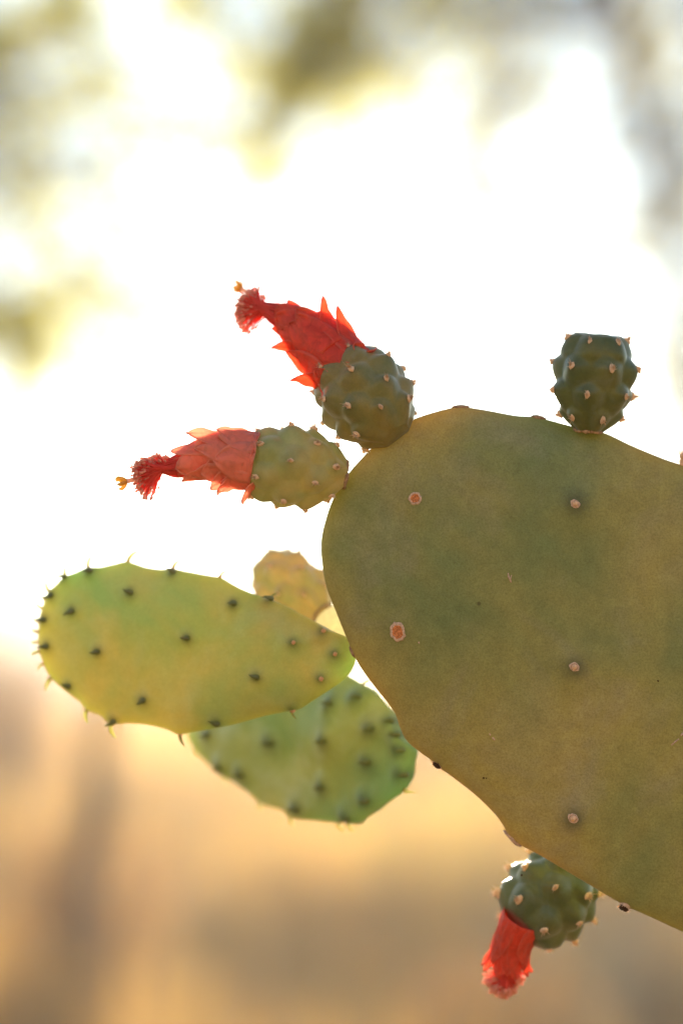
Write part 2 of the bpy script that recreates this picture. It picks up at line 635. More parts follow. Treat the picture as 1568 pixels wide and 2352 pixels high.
# ---- shared meshes for areoles, bristles and cone leaves
def make_areole(bristles, length, seed, fat=1.0, mat='wool'):
    """woolly cushion with a brush of fine bristles, axis +Z, radius about one unit"""
    rr = random.Random(seed)
    mb = MB()
    st = R.getstate(); R.seed(seed)
    mb.blob((0, 0, 0.15), 1.0, (0, 0, 1), 0.75 * fat, 0.16, 0, 5, 9)
    R.setstate(st)
    for i in range(bristles):
        a, s = rr.uniform(0, 6.28), rr.uniform(0, 0.75)
        b = Vector((math.cos(a) * s * 0.6, math.sin(a) * s * 0.6, 0.4))
        d = Vector((math.cos(a) * s * 0.7 + rr.uniform(-.15, .15), math.sin(a) * s * 0.7 + rr.uniform(-.15, .15), 1)).normalized()
        L = length * rr.uniform(0.55, 1.1)
        mb.tube([b, b + d * L * 0.5, b + d * L], [0.13, 0.09, 0.02], 3, 1)
    o = mb.obj('areole', [M[mat], M['glochid']])
    me = o.data
    bpy.data.objects.remove(o)
    return me


AREOLES = [make_areole(12, 2.0, 1), make_areole(10, 1.5, 2), make_areole(14, 2.5, 3)]
AREOLES_SHORT = [make_areole(6, 0.9, 4), make_areole(7, 1.1, 5)]
AREOLES_PALE = [make_areole(18, 2.2, 6, 1.2, 'wool_pale'), make_areole(16, 2.6, 7, 1.1, 'wool_pale')]


def make_cone_leaf(seed, hook, mat='leaf_tip'):
    rr = random.Random(seed)
    mb = MB()
    n = 9
    path, rad = [], []
    for i in range(n):
        t = i / (n - 1)
        path.append(Vector((hook * t ** 2.2, rr.uniform(-.03, .03), t * (1 - 0.22 * hook * t))))
        rad.append(0.17 * (1 - t) ** 0.65 * (1 + 0.25 * math.sin(t * 3.0)) + 0.008)
    mb.tube(path, rad, 8)
    o = mb.obj('leaf', [M[mat]])
    me = o.data
    bpy.data.objects.remove(o)
    return me


LEAVES = [make_cone_leaf(1, 0.55), make_cone_leaf(2, 0.75), make_cone_leaf(3, 0.30)]
FACE_LEAVES = [make_cone_leaf(4, 0.45, 'leaf_dark'), make_cone_leaf(5, 0.6, 'leaf_dark')]


def spin(axis, ang=None, toward=None):
    """rotation taking +Z to axis; +X is turned towards `toward` if it is given"""
    z = Vector(axis).normalized()
    if toward is not None:
        x = Vector(toward) - z * Vector(toward).dot(z)
        x = x.normalized() if x.length > 1e-6 else z.orthogonal().normalized()
        y = z.cross(x)
        return Matrix((x, y, z)).transposed().to_quaternion()
    q = z.to_track_quat('Z', 'Y')
    from mathutils import Quaternion
    return q @ Quaternion((0, 0, 1), R.uniform(0, 6.28) if ang is None else ang)


MM = 0.001
# -- main pad ------------------------------------------------------------------
main_outline = [(737, 1249), (742, 1215), (757, 1165), (778, 1120), (807, 1079), (837, 1046), (869, 1012), (905, 985), (951, 962),
                (1000, 946), (1043, 936), (1075, 936), (1130, 945), (1184, 955), (1217, 957), (1252, 963), (1320, 981), (1385, 994), (1450, 1024),
                (1520, 1053), (1558, 1066), (1620, 1083), (1720, 1130), (1850, 1230), (1980, 1400), (2080, 1620), (2150, 1850), (2205, 2050),
                (2225, 2180), (2150, 2255), (1980, 2262), (1800, 2225), (1650, 2170), (1568, 2141), (1525, 2121), (1476, 2099), (1432, 2079),
                (1372, 2044), (1291, 1995), (1242, 1966), (1189, 1937), (1164, 1913), (1154, 1894), (1135, 1869), (1096, 1830), (1047, 1791),
                (1013, 1766), (987, 1744), (950, 1717), (930, 1696), (917, 1668), (902, 1630), (852, 1567), (821, 1522), (796, 1466), (772, 1407), (749, 1347), (739, 1290)]
main_spots = [(953, 1145, .4), (1320, 1157, 1.0), (913, 1452, .4), (1318, 1532, 1.0), (1315, 1880, 1.0), (1700, 1380, 1), (1690, 1760, 1),
              (1960, 1650, 1), (1650, 2080, 1), (1950, 2000, 1)]
main = Pad('pad', main_outline, (1360, 1560), P(1360, 1560, 0.874), -FWD, 0.0105, M['pad_old'], cactus, main_spots,
           bump_h=0.0017, bump_s=0.0050, wave=0.30, wave_f=16, n_ang=420, n_rad=64, halo=0.8, halo_s=0.0030, seed=3.1)
tag(main.o, 'large olive green pad filling the right side')


def scar(x, y, rx, ry, rot, core=True, parent=main, lift=0.0005):
    """healed ring-shaped areole scar on the pad face: raised rim, fibrous sunken core"""
    p, n = parent.front(x, y)
    q = spin(n, toward=RIGHT * math.cos(rot) + UP * math.sin(rot))
    mb = MB()
    prof = [(1.08, -0.25, 0), (1.0, 0.20, 0), (0.86, 0.38, 0), (0.72, 0.30, 0), (0.62, 0.10, 1 if core else 0), (0.35, 0.18, 1 if core else 0), (0.0, 0.22, 1 if core else 0)]
    seg = 22
    rr = random.Random(int(x))
    jit = [1 + rr.uniform(-.10, .10) for _ in range(seg)]
    vs, fs, mi = [], [], []
    for pr, ph, _ in prof:
        for s in range(seg):
            a = 2 * math.pi * s / seg
            vs.append(p + q @ Vector((math.cos(a) * pr * rx * jit[s], math.sin(a) * pr * ry * jit[s],
                                      (ph + rr.uniform(-.07, .07) * (pr < .9)) * min(rx, ry) * 0.45)))
    for i in range(len(prof) - 1):
        for s in range(seg):
            s2 = (s + 1) % seg
            fs.append((i * seg + s, i * seg + s2, (i + 1) * seg + s2, (i + 1) * seg + s))
            mi.append(prof[i + 1][2])
    return mesh_obj('areole', vs, fs, [M['scar_rim'], M['scar_core']], parent.o, p, True, mi)


PX = 0.864 / FPX     # one reading-grid unit at the pad, in metres
scar(953, 1145, 15 * PX, 14 * PX, -0.5)
scar(913, 1452, 17 * PX, 22 * PX, 0.25)
for (x, y, r) in ((1320, 1157, 11), (1318, 1532, 11), (1315, 1880, 12)):
    scar(x, y, r * PX * 1.05, r * PX * 0.85, -0.6, core=False)
    p, n = main.front(x, y)
    mb = MB(); mb.blob(p + n * 0.0003, r * PX * 0.6, n, 0.9, 0.12, 0, 6, 10)
    mb.obj('areole_cushion', [M['wool_pale']], main.o, p)
for (x, y) in ((1700, 1380), (1690, 1760), (1960, 1650), (1650, 2080), (1950, 2000)):
    p, n = main.front(x, y)
    inst('areole', R.choice(AREOLES_SHORT), p, spin(n), 1.5 * MM, main.o)


def rim_cork(x, y, w, h, mat, lump=0.3, parent=main, toward=None):
    """flat corky scar seated along the rim"""
    p, n = parent.rim(x, y)
    side = parent.N.cross(n)
    mb = MB()
    rr = random.Random(int(x * 3 + y))
    nu, nv = 12, 9
    vs, fs = [], []
    for i in range(nv + 1):
        th = math.pi * i / nv
        for j in range(nu):
            ph = 2 * math.pi * j / nu
            k = 1 + rr.uniform(-lump, lump) * 0.4
            vs.append(p + side * (math.cos(th) * w * k) + n * (math.sin(th) * math.cos(ph) * h * k)
                      + parent.N * (math.sin(th) * math.sin(ph) * h * 1.4 * k))
    for i in range(nv):
        for j in range(nu):
            j2 = (j + 1) % nu
            fs.append((i * nu + j, (i + 1) * nu + j, (i + 1) * nu + j2, i * nu + j2))
    return mesh_obj('areole_scar', vs, fs, [mat], parent.o, p)


rim_cork(1058, 935, 20 * PX, 5 * PX, M['cork'])
rim_cork(1236, 962, 18 * PX, 6 * PX, M['cork'])
rim_cork(1176, 1926, 24 * PX, 6 * PX, M['scar_rim'], 0.8)


def peg(x, y, r, ln):
    """old fruit scar: short stub with a dark hollow end and pink frayed collar"""
    p, n = main.rim(x, y, 0.0012)
    d = (n + main.N * 0.55).normalized()
    mb = MB()
    mb.tube([p - d * r * 0.5, p + d * ln * 0.5, p + d * ln], [r * 1.5, r * 1.05, r], 12, 0, False)
    mb.blob(p + d * ln * .9, r * .98, d, 0.55, 0.14, 1, 6, 12)
    for i in range(16):
        a = i / 16 * 6.283
        s = d.orthogonal().normalized()
        t = d.cross(s)
        o = (s * math.cos(a) + t * math.sin(a))
        b = p + d * ln + o * r * 0.92
        mb.tube([b, b + (d * 0.8 + o).normalized() * r * R.uniform(.3, .7)], [r * .10, r * .02], 3, 2)
    mb.obj('fruit_scar', [M['scar_rim'], M['scar_dark'], M['glochid']], main.o, p)


peg(1000, 1756, 12 * PX, 8 * PX)
peg(1438, 2085, 13 * PX, 14 * PX)
p, n = main.rim(1568, 1064)
for k_ in range(3):
    inst('areole', AREOLES_PALE[k_ % 2], p + UP * (k_ * 9 * PX) + RIGHT * 2 * PX, spin(n + RIGHT * (-.5 + .2 * k_)), 1.5 * MM, main.o)


def scratch(pts, w):
    """thin healed scratch, a ridge of dry skin on the pad face"""
    path = []
    for x, y in pts:
        p, n = main.front(x, y)
        path.append(p + n * 0.00008)
    mb = MB()
    mb.tube(path, [w * (0.35 + 0.65 * math.sin(math.pi * (i + .3) / (len(path) - .4))) for i in range(len(path))], 5)
    mb.obj('scratch', [M['scar_rim']], main.o, path[0])


scratch([(1166, 1316), (1167, 1322), (1166, 1327)], 2.0 * PX)
scratch([(1167, 1322), (1170, 1330), (1173, 1338)], 2.6 * PX)
scratch([(1174, 1321), (1172, 1330)], 1.2 * PX)
scratch([(1123, 1685), (1126, 1689)], 2.0 * PX)
scratch([(1130, 1694), (1136, 1700)], 2.8 * PX)
scratch([(1540, 1712), (1549, 1704), (1558, 1697)], 2.0 * PX)
scratch([(1562, 1690), (1568, 1683)], 3 * PX)
scratch([(961, 1474), (962, 1478)], 2.2 * PX)
for (x, y, r) in ((1110, 1786, 4), (1116, 1787, 3.4), (1510, 1564, 2.5), (1197, 2010, 2.5)):
    p, n = main.front(x, y)
    mb = MB(); mb.blob(p, r * PX, n, 0.5, 0.25)
    mb.obj('blemish', [M['scar_dark']], main.o, p)


# -- left young pad --------------------------------------------------------------
A_out = [(796, 1463), (761, 1449), (729, 1431), (687, 1408), (639, 1384), (602, 1371), (560, 1355), (533, 1341), (509, 1327), (492, 1324),
         (464, 1319), (421, 1311), (397, 1306), (368, 1308), (331, 1302), (294, 1290), (262, 1296), (230, 1303), (204, 1303), (177, 1314),
         (151, 1326), (129, 1344), (108, 1369), (95, 1410), (89, 1457), (91, 1489), (100, 1521), (119, 1558), (153, 1586), (183, 1611), (199, 1630),
         (230, 1643), (257, 1662), (305, 1661), (347, 1666), (384, 1676), (412, 1687), (443, 1682), (490, 1674), (538, 1664), (602, 1646),
         (660, 1634), (687, 1629), (719, 1609), (761, 1582), (793, 1558), (812, 1532), (817, 1510), (806, 1480)]
zA = lambda x, y: (28.7 + x * 0.5309, 1234.4 + y * 0.5309)
A_face = [zA(*q) for q in ((338, 147), (228, 172), (1345, 405), (1395, 505), (1335, 612), (1215, 455), (1057, 608), (960, 288), (512, 240), (260, 318),
                           (370, 495), (757, 437), (150, 470), (170, 250), (140, 355), (245, 645), (568, 705), (888, 806), (1120, 266), (695, 152), (440, 795), (1215, 750))]
nA = (-FWD + RIGHT * -0.26 + UP * 0.05).normalized()
padA = Pad('pad', A_out, (450, 1490), P(450, 1490, 0.897), nA, 0.0068, M['pad_young'], cactus, A_face,
           bump_h=0.0020, bump_s=0.0022, n_ang=340, n_rad=48, power=2.4, halo=0.9, halo_s=0.0015, seed=8.2, wave=0.40, wave_f=34)
tag(padA.o, 'bright yellow green young pad pointing left')
for i, (x, y) in enumerate(A_face):
    p, n = padA.front(x, y)
    inst('areole', R.choice(AREOLES_SHORT), p, spin(n), R.uniform(0.62, 0.85) * MM * (1.1 if x > 500 else .85), padA.o)
    if x < 660:
        inst('leaf', R.choice(FACE_LEAVES), p + n * 0.0001, spin((n - RIGHT * R.uniform(.1, .45) + UP * R.uniform(-.15, .3)), toward=-RIGHT + UP * R.uniform(-.6, .6)), (0.0060, 0.0060, R.uniform(.0020, .0030)), padA.o)
A_rim = [(zA(500, 105), 1.25, .5, 1), (zA(322, 125), 1.15, .5, 1), (zA(222, 165), 1.1, .4, 1), (zA(140, 225), 1.1, .4, 1), (zA(697, 145), 1.0, .5, 1), (zA(900, 168), .85, .6, 1),
         (zA(1122, 262), .8, .3, 1), (zA(725, 855), 1.0, .3, 0), (zA(1215, 755), .75, .2, 0), (zA(432, 800), 1.25, .4, 0), (zA(318, 745), 1.15, .4, 0), (zA(155, 610), 1.2, .3, 0),
         (zA(110, 300), .9, .2, 1), (zA(100, 360), .9, .2, 1), (zA(97, 405), .9, .2, 1), (zA(92, 450), .9, .1, 1), (zA(92, 490), 1.0, .1, 0), (zA(120, 545), .9, .2, 0), (zA(150, 270), .8, .2, 1)]
for (q, s, hook, up) in A_rim:
    p, n = padA.rim(*q)
    inst('areole', R.choice(AREOLES_SHORT), p, spin(n), 0.8 * MM, padA.o)
    inst('leaf', LEAVES[1] if hook > .35 else LEAVES[0], p - n * 0.0004, spin(n + RIGHT * R.uniform(-.1, .15), toward=RIGHT + UP * (0.1 if up else .1)),
         (0.0036 * s, 0.0036 * s, 0.0052 * s), padA.o)
rim_cork(806, 1497, 15 * PX, 5 * PX, M['cork'], parent=main)

# -- lower pale pad --------------------------------------------------------------
B_out = [(798, 1551), (829, 1568), (857, 1585), (889, 1618), (905, 1642), (926, 1688), (948, 1716), (948, 1742), (938, 1779), (926, 1817), (885, 1847),
         (849, 1871), (822, 1892), (797, 1890), (764, 1889), (734, 1886), (672, 1879), (650, 1861), (603, 1847), (576, 1822), (535, 1793), (494, 1767),
         (452, 1726), (432, 1690), (438, 1650), (470, 1615), (540, 1580), (640, 1556), (740, 1544)]
zB = lambda x, y: (401.9 + x * .40277, 1492.8 + y * .40277)
B_face = [zB(*q) for q in ((1045, 268), (892, 305), (1240, 405), (1266, 480), (1125, 450), (1285, 570), (1105, 640), (1295, 710), (850, 520), (550, 530),
                           (845, 785), (385, 715), (700, 910), (1095, 862), (190, 485), (260, 675), (985, 965))]
nB = (-FWD + RIGHT * -0.95 + UP * 0.18).normalized()
padB = Pad('pad', B_out, (700, 1715), P(700, 1715, 0.951), nB, 0.0075, M['pad_pale'], cactus, B_face,
           bump_h=0.0030, bump_s=0.0032, n_ang=320, n_rad=48, power=2.4, halo=0.8, halo_s=0.0024, seed=5.7, wave=0.75, wave_f=34)
tag(padB.o, 'pale blue green young pad hanging below the left pad')
for (x, y) in B_face:
    p, n = padB.front(x, y)
    inst('areole', R.choice(AREOLES_SHORT), p, spin(n), R.uniform(0.7, 0.9) * MM, padB.o)
    inst('leaf', R.choice(FACE_LEAVES), p + n * 0.0001, spin(n - RIGHT * 0.3 - UP * .2, toward=-RIGHT), (.0062, .0062, .0030), padB.o)
for q in ((1000, 1012), (930, 990), (655, 962), (470, 885), (220, 740), (95, 570), (1310, 800), (980, 150), (1080, 185)):
    p, n = padB.rim(*zB(*q))
    inst('areole', R.choice(AREOLES_SHORT), p, spin(n), 0.8 * MM, padB.o)
    inst('leaf', R.choice(LEAVES), p - n * .0003, spin(n, toward=RIGHT), .0042, padB.o)

# sunlit corky pad behind the gap between small fruit, left pad and large pad
C_out = [(728, 1420), (748, 1402), (768, 1394), (792, 1412), (806, 1450), (806, 1492), (780, 1500), (745, 1478), (726, 1450)]
padC = Pad('pad_stub', C_out, (766, 1448), P(766, 1448, 0.915), (-FWD + RIGHT * .5 + UP * .75).normalized(), 0.006, M['dry_joint'], cactus, (), n_ang=90, n_rad=16, seed=1.0)


# -- fruits ------------------------------------------------------------------------
class Fruit:
    PROFILE = [(0.0, .36), (.04, .46), (.10, .60), (.20, .78), (.35, .93), (.50, 1.0), (.65, .99), (.80, .92), (.90, .82), (.96, .73), (1.0, .62),
               (1.0, .52), (.975, .40), (.94, .22), (.93, .02)]

    FLAT = PROFILE[:11] + [(1.01, .52), (1.012, .35), (1.013, .15), (1.013, .02)]

    def __init__(self, base, top, radius, mat, rings, name='fruit', label=None, n_around=6, amp=0.25, squash=1.0, prof=None, dimple=True, face_az=90.0, asz=1.35, pale=True, ring=True):
        self.B, self.C = Vector(base), Vector(top)
        self.L = (self.C - self.B).length
        self.A = (self.C - self.B).normalized()
        side = self.A.cross(-FWD)
        self.E1 = side.normalized()                      # to the right of the axis as the viewer sees it
        self.E2 = self.E1.cross(self.A).normalized()
        if self.E2.dot(-FWD) < 0: self.E2 = -self.E2
        self.rad, self.squash = radius, squash
        self.amp = amp
        prof = prof or self.PROFILE
        pt = catmull(prof, 8)
        self.prof = pt
        self.areoles = []
        for t, phase, cnt in rings:
            for k in range(cnt):
                self.areoles.append((t + R.uniform(-.012, .012), math.radians(phase) + 2 * math.pi * k / cnt + R.uniform(-.06, .06)))
        self.build(name, mat, label)
        meshes = AREOLES_PALE if pale else AREOLES
        for (t, ph) in self.areoles:
            p, n = self.at(t, ph)
            tilt = self.A * (0.45 if t > .5 else 0.15)
            z = asz * MM * R.uniform(.75, 1.2)
            inst('areole', R.choice(meshes), p, spin(n + tilt, toward=self.A), (z * 1.3, z * R.uniform(.7, 1.0), z * R.uniform(.5, .9)), self.o)
        if not ring: return
        # corky ring where the fruit sits on the pad
        mb = MB()
        rr = random.Random(int(self.L * 1e6))
        path = [self.B + self.A * (self.L * .004 + rr.uniform(-1, 1) * .0004) + self.dirv(6.2832 * i / 20) * self.rad * (.37 + rr.uniform(-.03, .03)) for i in range(21)]
        mb.tube(path, [.0008 * rr.uniform(.6, 1.3) for _ in path], 6)
        mb.obj('joint_ring', [M['cork']], self.o, self.B)

    # ph = 0 faces the viewer, +90 degrees is the E1 side
    def dirv(self, ph):
        return self.E2 * math.cos(ph) * self.squash + self.E1 * math.sin(ph)

    def bump(self, t, ph):
        b, b2 = 0.0, 0.0
        for (ta, pa) in self.areoles:
            dp = (ph - pa + math.pi) % (2 * math.pi) - math.pi
            dt = t - ta
            st = 0.055 if dt > 0 else 0.15
            q = (dp / 0.26) ** 2 + (dt / st) ** 2
            if q < 9: b = max(b, math.exp(-q * 0.6))
            q = (dp / 0.42) ** 2 + (dt / (0.10 if dt > 0 else 0.19)) ** 2
            if q < 9: b2 = max(b2, math.exp(-q * 0.7))
        return (b * 0.40 + b2 * 0.75) * (1 - 0.45 * max(0, t - .8) / .2)

    def at(self, t, ph):
        # first pass of the profile only (the outside wall)
        m = 0
        ts, rs = self.prof[:, 0], self.prof[:, 1]
        top = int(np.argmax(ts))
        r = float(np.interp(t, ts[:top + 1], rs[:top + 1])) * self.rad * (1 + self.amp * (self.bump(t, ph) - 0.35))
        e = 0.02
        dr = (float(np.interp(min(t + e, 1), ts[:top + 1], rs[:top + 1])) - float(np.interp(max(t - e, 0), ts[:top + 1], rs[:top + 1]))) * self.rad
        p = self.B + self.A * (t * self.L) + self.dirv(ph) * r
        n = (self.dirv(ph) * (2 * e * self.L) - self.A * dr).normalized()
        return p, n

    def build(self, name, mat, label):
        nphi = 110
        verts, ring, faces = [], [], []
        ts, rs = self.prof[:, 0], self.prof[:, 1]
        top = int(np.argmax(ts))
        for i in range(len(ts)):
            for k in range(nphi):
                ph = 2 * math.pi * k / nphi
                w = 1.0 if i <= top else max(0, 1 - (i - top) / 14)
                b = self.bump(ts[i], ph)
                r = rs[i] * self.rad * (1 + self.amp * (b - 0.35) * w)
                lift = 0.02 * self.L * (b - .3) * (1 if ts[i] > .9 else 0) * w
                verts.append(self.B + self.A * (ts[i] * self.L + lift) + self.dirv(ph) * r)
                h = 0.0
                for (ta, pa) in self.areoles:
                    dp = (ph - pa + math.pi) % (2 * math.pi) - math.pi
                    q = (dp * self.rad / 0.002) ** 2 + ((ts[i] - ta) * self.L / 0.002) ** 2
                    if q < 6: h = max(h, math.exp(-q))
                ring.append(h * 0.5)
        n = len(ts)
        for i in range(n - 1):
            for k in range(nphi):
                k2 = (k + 1) % nphi
                faces.append((i * nphi + k, i * nphi + k2, (i + 1) * nphi + k2, (i + 1) * nphi + k))
        faces.append(tuple(range(nphi))[::-1])
        if self.E2.cross(self.E1).dot(self.A) < 0:
            faces = [f[::-1] for f in faces]
        self.o = mesh_obj(name, verts, faces, mat, cactus, self.B)
        at = self.o.data.attributes.new('areole_ring', 'FLOAT', 'POINT')
        at.data.foreach_set('value', np.array(ring, dtype=np.float32))
        if label: self.o['label'] = label


BASE_RINGS = [(.14, 21, 6), (.38, 50, 6), (.68, 19, 6), (.94, 40, 6)]
F3 = Fruit(P(1352, 990, .872), P(1373, 770, .868), 84 * PX, M['fruit'], [(.15, 21, 6), (.40, -12, 6), (.69, 19, 6), (.95, -21, 6)],
           label='dark green fruit without flower on the upper rim', asz=1.3)
F1 = Fruit(P(909, 1000, .868), P(778, 836, .884), 96 * PX, M['fruit_glare_warm'], [(.16, 5, 6), (.36, 35, 6), (.62, 8, 7), (.92, 30, 6)],
           label='green fruit carrying the upper flower', asz=1.15, prof=Fruit.FLAT, ring=False)
F2 = Fruit(P(792, 1088, .872), P(566, 1062, .866), 85 * PX, M['fruit_glare_pale'], [(.14, 10, 6), (.36, -20, 6), (.62, 8, 6), (.92, -25, 6)],
           label='pale glare-lightened fruit carrying the left flower', asz=1.1, amp=0.25, prof=Fruit.FLAT)
F4 = Fruit(P(1340, 1988, .908), P(1190, 2128, .895), 98 * PX, M['fruit'], [(.14, 10, 6), (.34, 40, 6), (.60, 12, 7), (.92, 38, 6)],
           label='dark green fruit carrying the drooping lower flower', asz=1.35, amp=0.25, prof=Fruit.FLAT)
F5 = Fruit(P(742, 1412, .925), P(612, 1300, .945), 74 * PX, M['fruit_warm'], [(.16, 10, 6), (.40, 40, 6), (.68, 8, 6), (.94, 38, 6)],
           label='small yellowish fruit behind the left pad', asz=0.95, amp=0.26)


# -- flowers -----------------------------------------------------------------------
class Flower:
    def __init__(self, path, petals, mat, label):
        """path: (x, y, depth, radius) along the closed flower, from the fruit outwards"""
        pts = [(*P(x, y, d), r * d / FPX) for x, y, d, r in path]
        self.path = catmull(pts, 10)
        self.o = empty('flower', Vector(self.path[0][:3]))
        self.o.parent = cactus
        self.o.location = Vector(self.path[0][:3]) - WPOS[cactus]
        if label: self.o['label'] = label
        self.mat = mat
        mb = MB()
        n = len(self.path)
        seg = 26
        vs, fs = [], []
        for i in range(n):
            c, t, e1, e2, r = self.frame(i / (n - 1))
            for k in range(seg):
                a = 2 * math.pi * k / seg
                crease = 1 + 0.05 * math.sin(a * 7 + i * .3) + 0.04 * noise.noise((math.cos(a) * 2, math.sin(a) * 2, i * .25))
                vs.append(c + (e1 * math.cos(a) + e2 * math.sin(a)) * r * 0.90 * crease)
        for i in range(n - 1):
            for k in range(seg):
                k2 = (k + 1) % seg
                fs.append((i * seg + k, i * seg + k2, (i + 1) * seg + k2, (i + 1) * seg + k))
        mesh_obj('flower_tube', vs, fs, [mat], self.o, Vector(self.path[0][:3]))
        for pt in petals:
            self.petal(*pt)

    def frame(self, t):
        n = len(self.path) - 1
        f = min(max(t, 0), 1) * n
        i = min(int(f), n - 1)
        w = f - i
        p = self.path[i] * (1 - w) + self.path[i + 1] * w
        d = self.path[min(i + 2, n)][:3] - self.path[max(i - 1, 0)][:3]
        t_ = Vector(d).normalized()
        e1 = t_.cross(-FWD).normalized()
        e2 = e1.cross(t_).normalized()
        if e2.dot(-FWD) < 0: e2 = -e2
        c = Vector(p[:3])
        if t < 0: c = c + t_ * t * self.length()
        if t > 1: c = c + t_ * (t - 1) * self.length()
        return c, t_, e1, e2, float(p[3])

    def length(self):
        d = np.diff(self.path[:, :3], axis=0)
        return float(np.linalg.norm(d, axis=1).sum())

    def petal(self, t0, phi, ln, wid, flare, lift=0.04, twist=0.0, tip=0.7):
        """t0 start along the tube, phi 0 = right of the axis, 90 = towards viewer; ln in tube lengths; wid half width in tube radii"""
        ph0 = math.radians(phi)
        if 0 < phi < 180 and ln > .4 and t0 < .35: flare += .05 + .05 * math.sin(phi * 7.1)
        nu, nv = 14, 10
        vs, fs, mg = [], [], []
        L = self.length()
        rr = random.Random(int(phi * 13 + t0 * 100))
        _, _, _, _, r0 = self.frame(t0)
        for i in range(nu + 1):
            s = i / nu
            w = wid * r0 * ((1 - s) ** tip * (0.80 + 1.15 * s - 0.55 * s * s)) + 0.00006
            c, tt, e1, e2, r = self.frame(t0 + s * ln)
            d = e1 * math.cos(ph0) + e2 * math.sin(ph0)
            g = tt.cross(d).normalized()
            a = twist * s
            g2 = g * math.cos(a) + d * math.sin(a)
            out = r * (1 + lift) + flare * r0 * s ** 2.0
            keel = 0.05 * r0 * (1 - s * .5)
            for j in range(nv + 1):
                q = (j / nv - 0.5) * 2
                x = q * w
                wrap = min(x * x / (2 * r), r * .8) * (1 - 0.35 * min(1, abs(flare)) * s)
                crumple = 0.13 * r0 * noise.noise((s * 4 + phi * .37, q * 2.2, t0 * 5)) * (0.3 + s)
                vs.append(c + d * (out - wrap + keel * (1 - abs(q)) + crumple + 0.10 * r0 * abs(q) ** 3 * (.3 + s)) + g2 * x)
                mg.append(max(abs(q) ** 4, s ** 5))
        for i in range(nu):
            for j in range(nv):
                fs.append((i * (nv + 1) + j, i * (nv + 1) + j + 1, (i + 1) * (nv + 1) + j + 1, (i + 1) * (nv + 1) + j))
        o = mesh_obj('petal', vs, fs, [self.mat], self.o, Vector(vs[nv // 2]))
        at = o.data.attributes.new('margin', 'FLOAT', 'POINT')
        at.data.foreach_set('value', np.array(mg, dtype=np.float32))
        md = o.modifiers.new('thickness', 'SOLIDIFY')
        md.thickness = 0.00030
        md.offset = 1.0
        return o

    def stamens(self, ends, n, neck_r, d_end, sway, anther=1.0, fil=0.00016, spread_d=0.006):
        """ends: polyline of reading-grid positions the brush ends along; n filaments from the mouth of the tube"""
        c, t, e1, e2, r = self.frame(1.0)
        pl = catmull([(x, y, 0) for x, y in ends], 16)
        mb = MB()
        for i in range(n):
            a = R.uniform(0, 6.283)
            s0 = math.sqrt(R.random()) * neck_r
            b = c - t * 0.003 + (e1 * math.cos(a) + e2 * math.sin(a)) * s0
            u = min(max((math.cos(a) * s0 / neck_r * 0.5 + 0.5) * 0.75 + R.uniform(-.05, .30), 0), 1)
            x, y, _ = pl[int(u * (len(pl) - 1))]
            e = P(x + R.gauss(0, 3.5), y + R.gauss(0, 3.5), d_end - math.sin(a) * spread_d * s0 / neck_r + R.gauss(0, .001))
            e = b + (e - b) * (1.03 - 0.30 * R.random() ** 2.2)
            ln = (e - b).length
            m = b + t * ln * 0.45
            path = []
            for k in range(8):
                w = k / 7
                q = b * (1 - w) ** 2 + m * 2 * w * (1 - w) + e * w * w
                q = q + Vector((R.gauss(0, 1), R.gauss(0, 1), R.gauss(0, 1))) * ln * sway * w
                path.append(q)
            mb.tube(path, [fil * (1.15 - .35 * k / 7) for k in range(8)], 4, 0, False)
            d = (path[-1] - path[-2]).normalized()
            mb.blob(path[-1], 0.00042 * anther * R.uniform(.7, 1.25), d, 1.5, 0.15, 1, 4, 6)
        o = mb.obj('stamen_brush', [M['stamen'], M['anther']], self.o, c)
        o['kind'] = 'stuff'

    def style(self, path, r, lobes, lobe_len, spread):
        c0 = [P(x, y, d) for x, y, d in path]
        pts = [Vector(q) for q in catmull([tuple(q) for q in c0], 5)]
        mb = MB(); mb.tube(pts, [r] * len(pts), 8)
        so = mb.obj('style', [M['style']], self.o, pts[0])
        d = (pts[-1] - pts[-2]).normalized()
        a = d.orthogonal().normalized(); b = d.cross(a)
        for i in range(lobes):
            an = 6.283 * i / lobes + .4
            o = a * math.cos(an) + b * math.sin(an)
            mb = MB()
            q = pts[-1] - d * r * 0.5
            s = spread * R.uniform(.6, 1.2)
            L = lobe_len * R.uniform(.8, 1.1)
            mb.tube([q, q + d * L * .35 + o * L * s * .45, q + d * L * .7 + o * L * s * .75, q + d * L + o * L * s * .65], [r * .8, r * .95, r * .85, r * .25], 7)
            mb.obj('stigma_lobe', [M['stigma']], self.o, q)


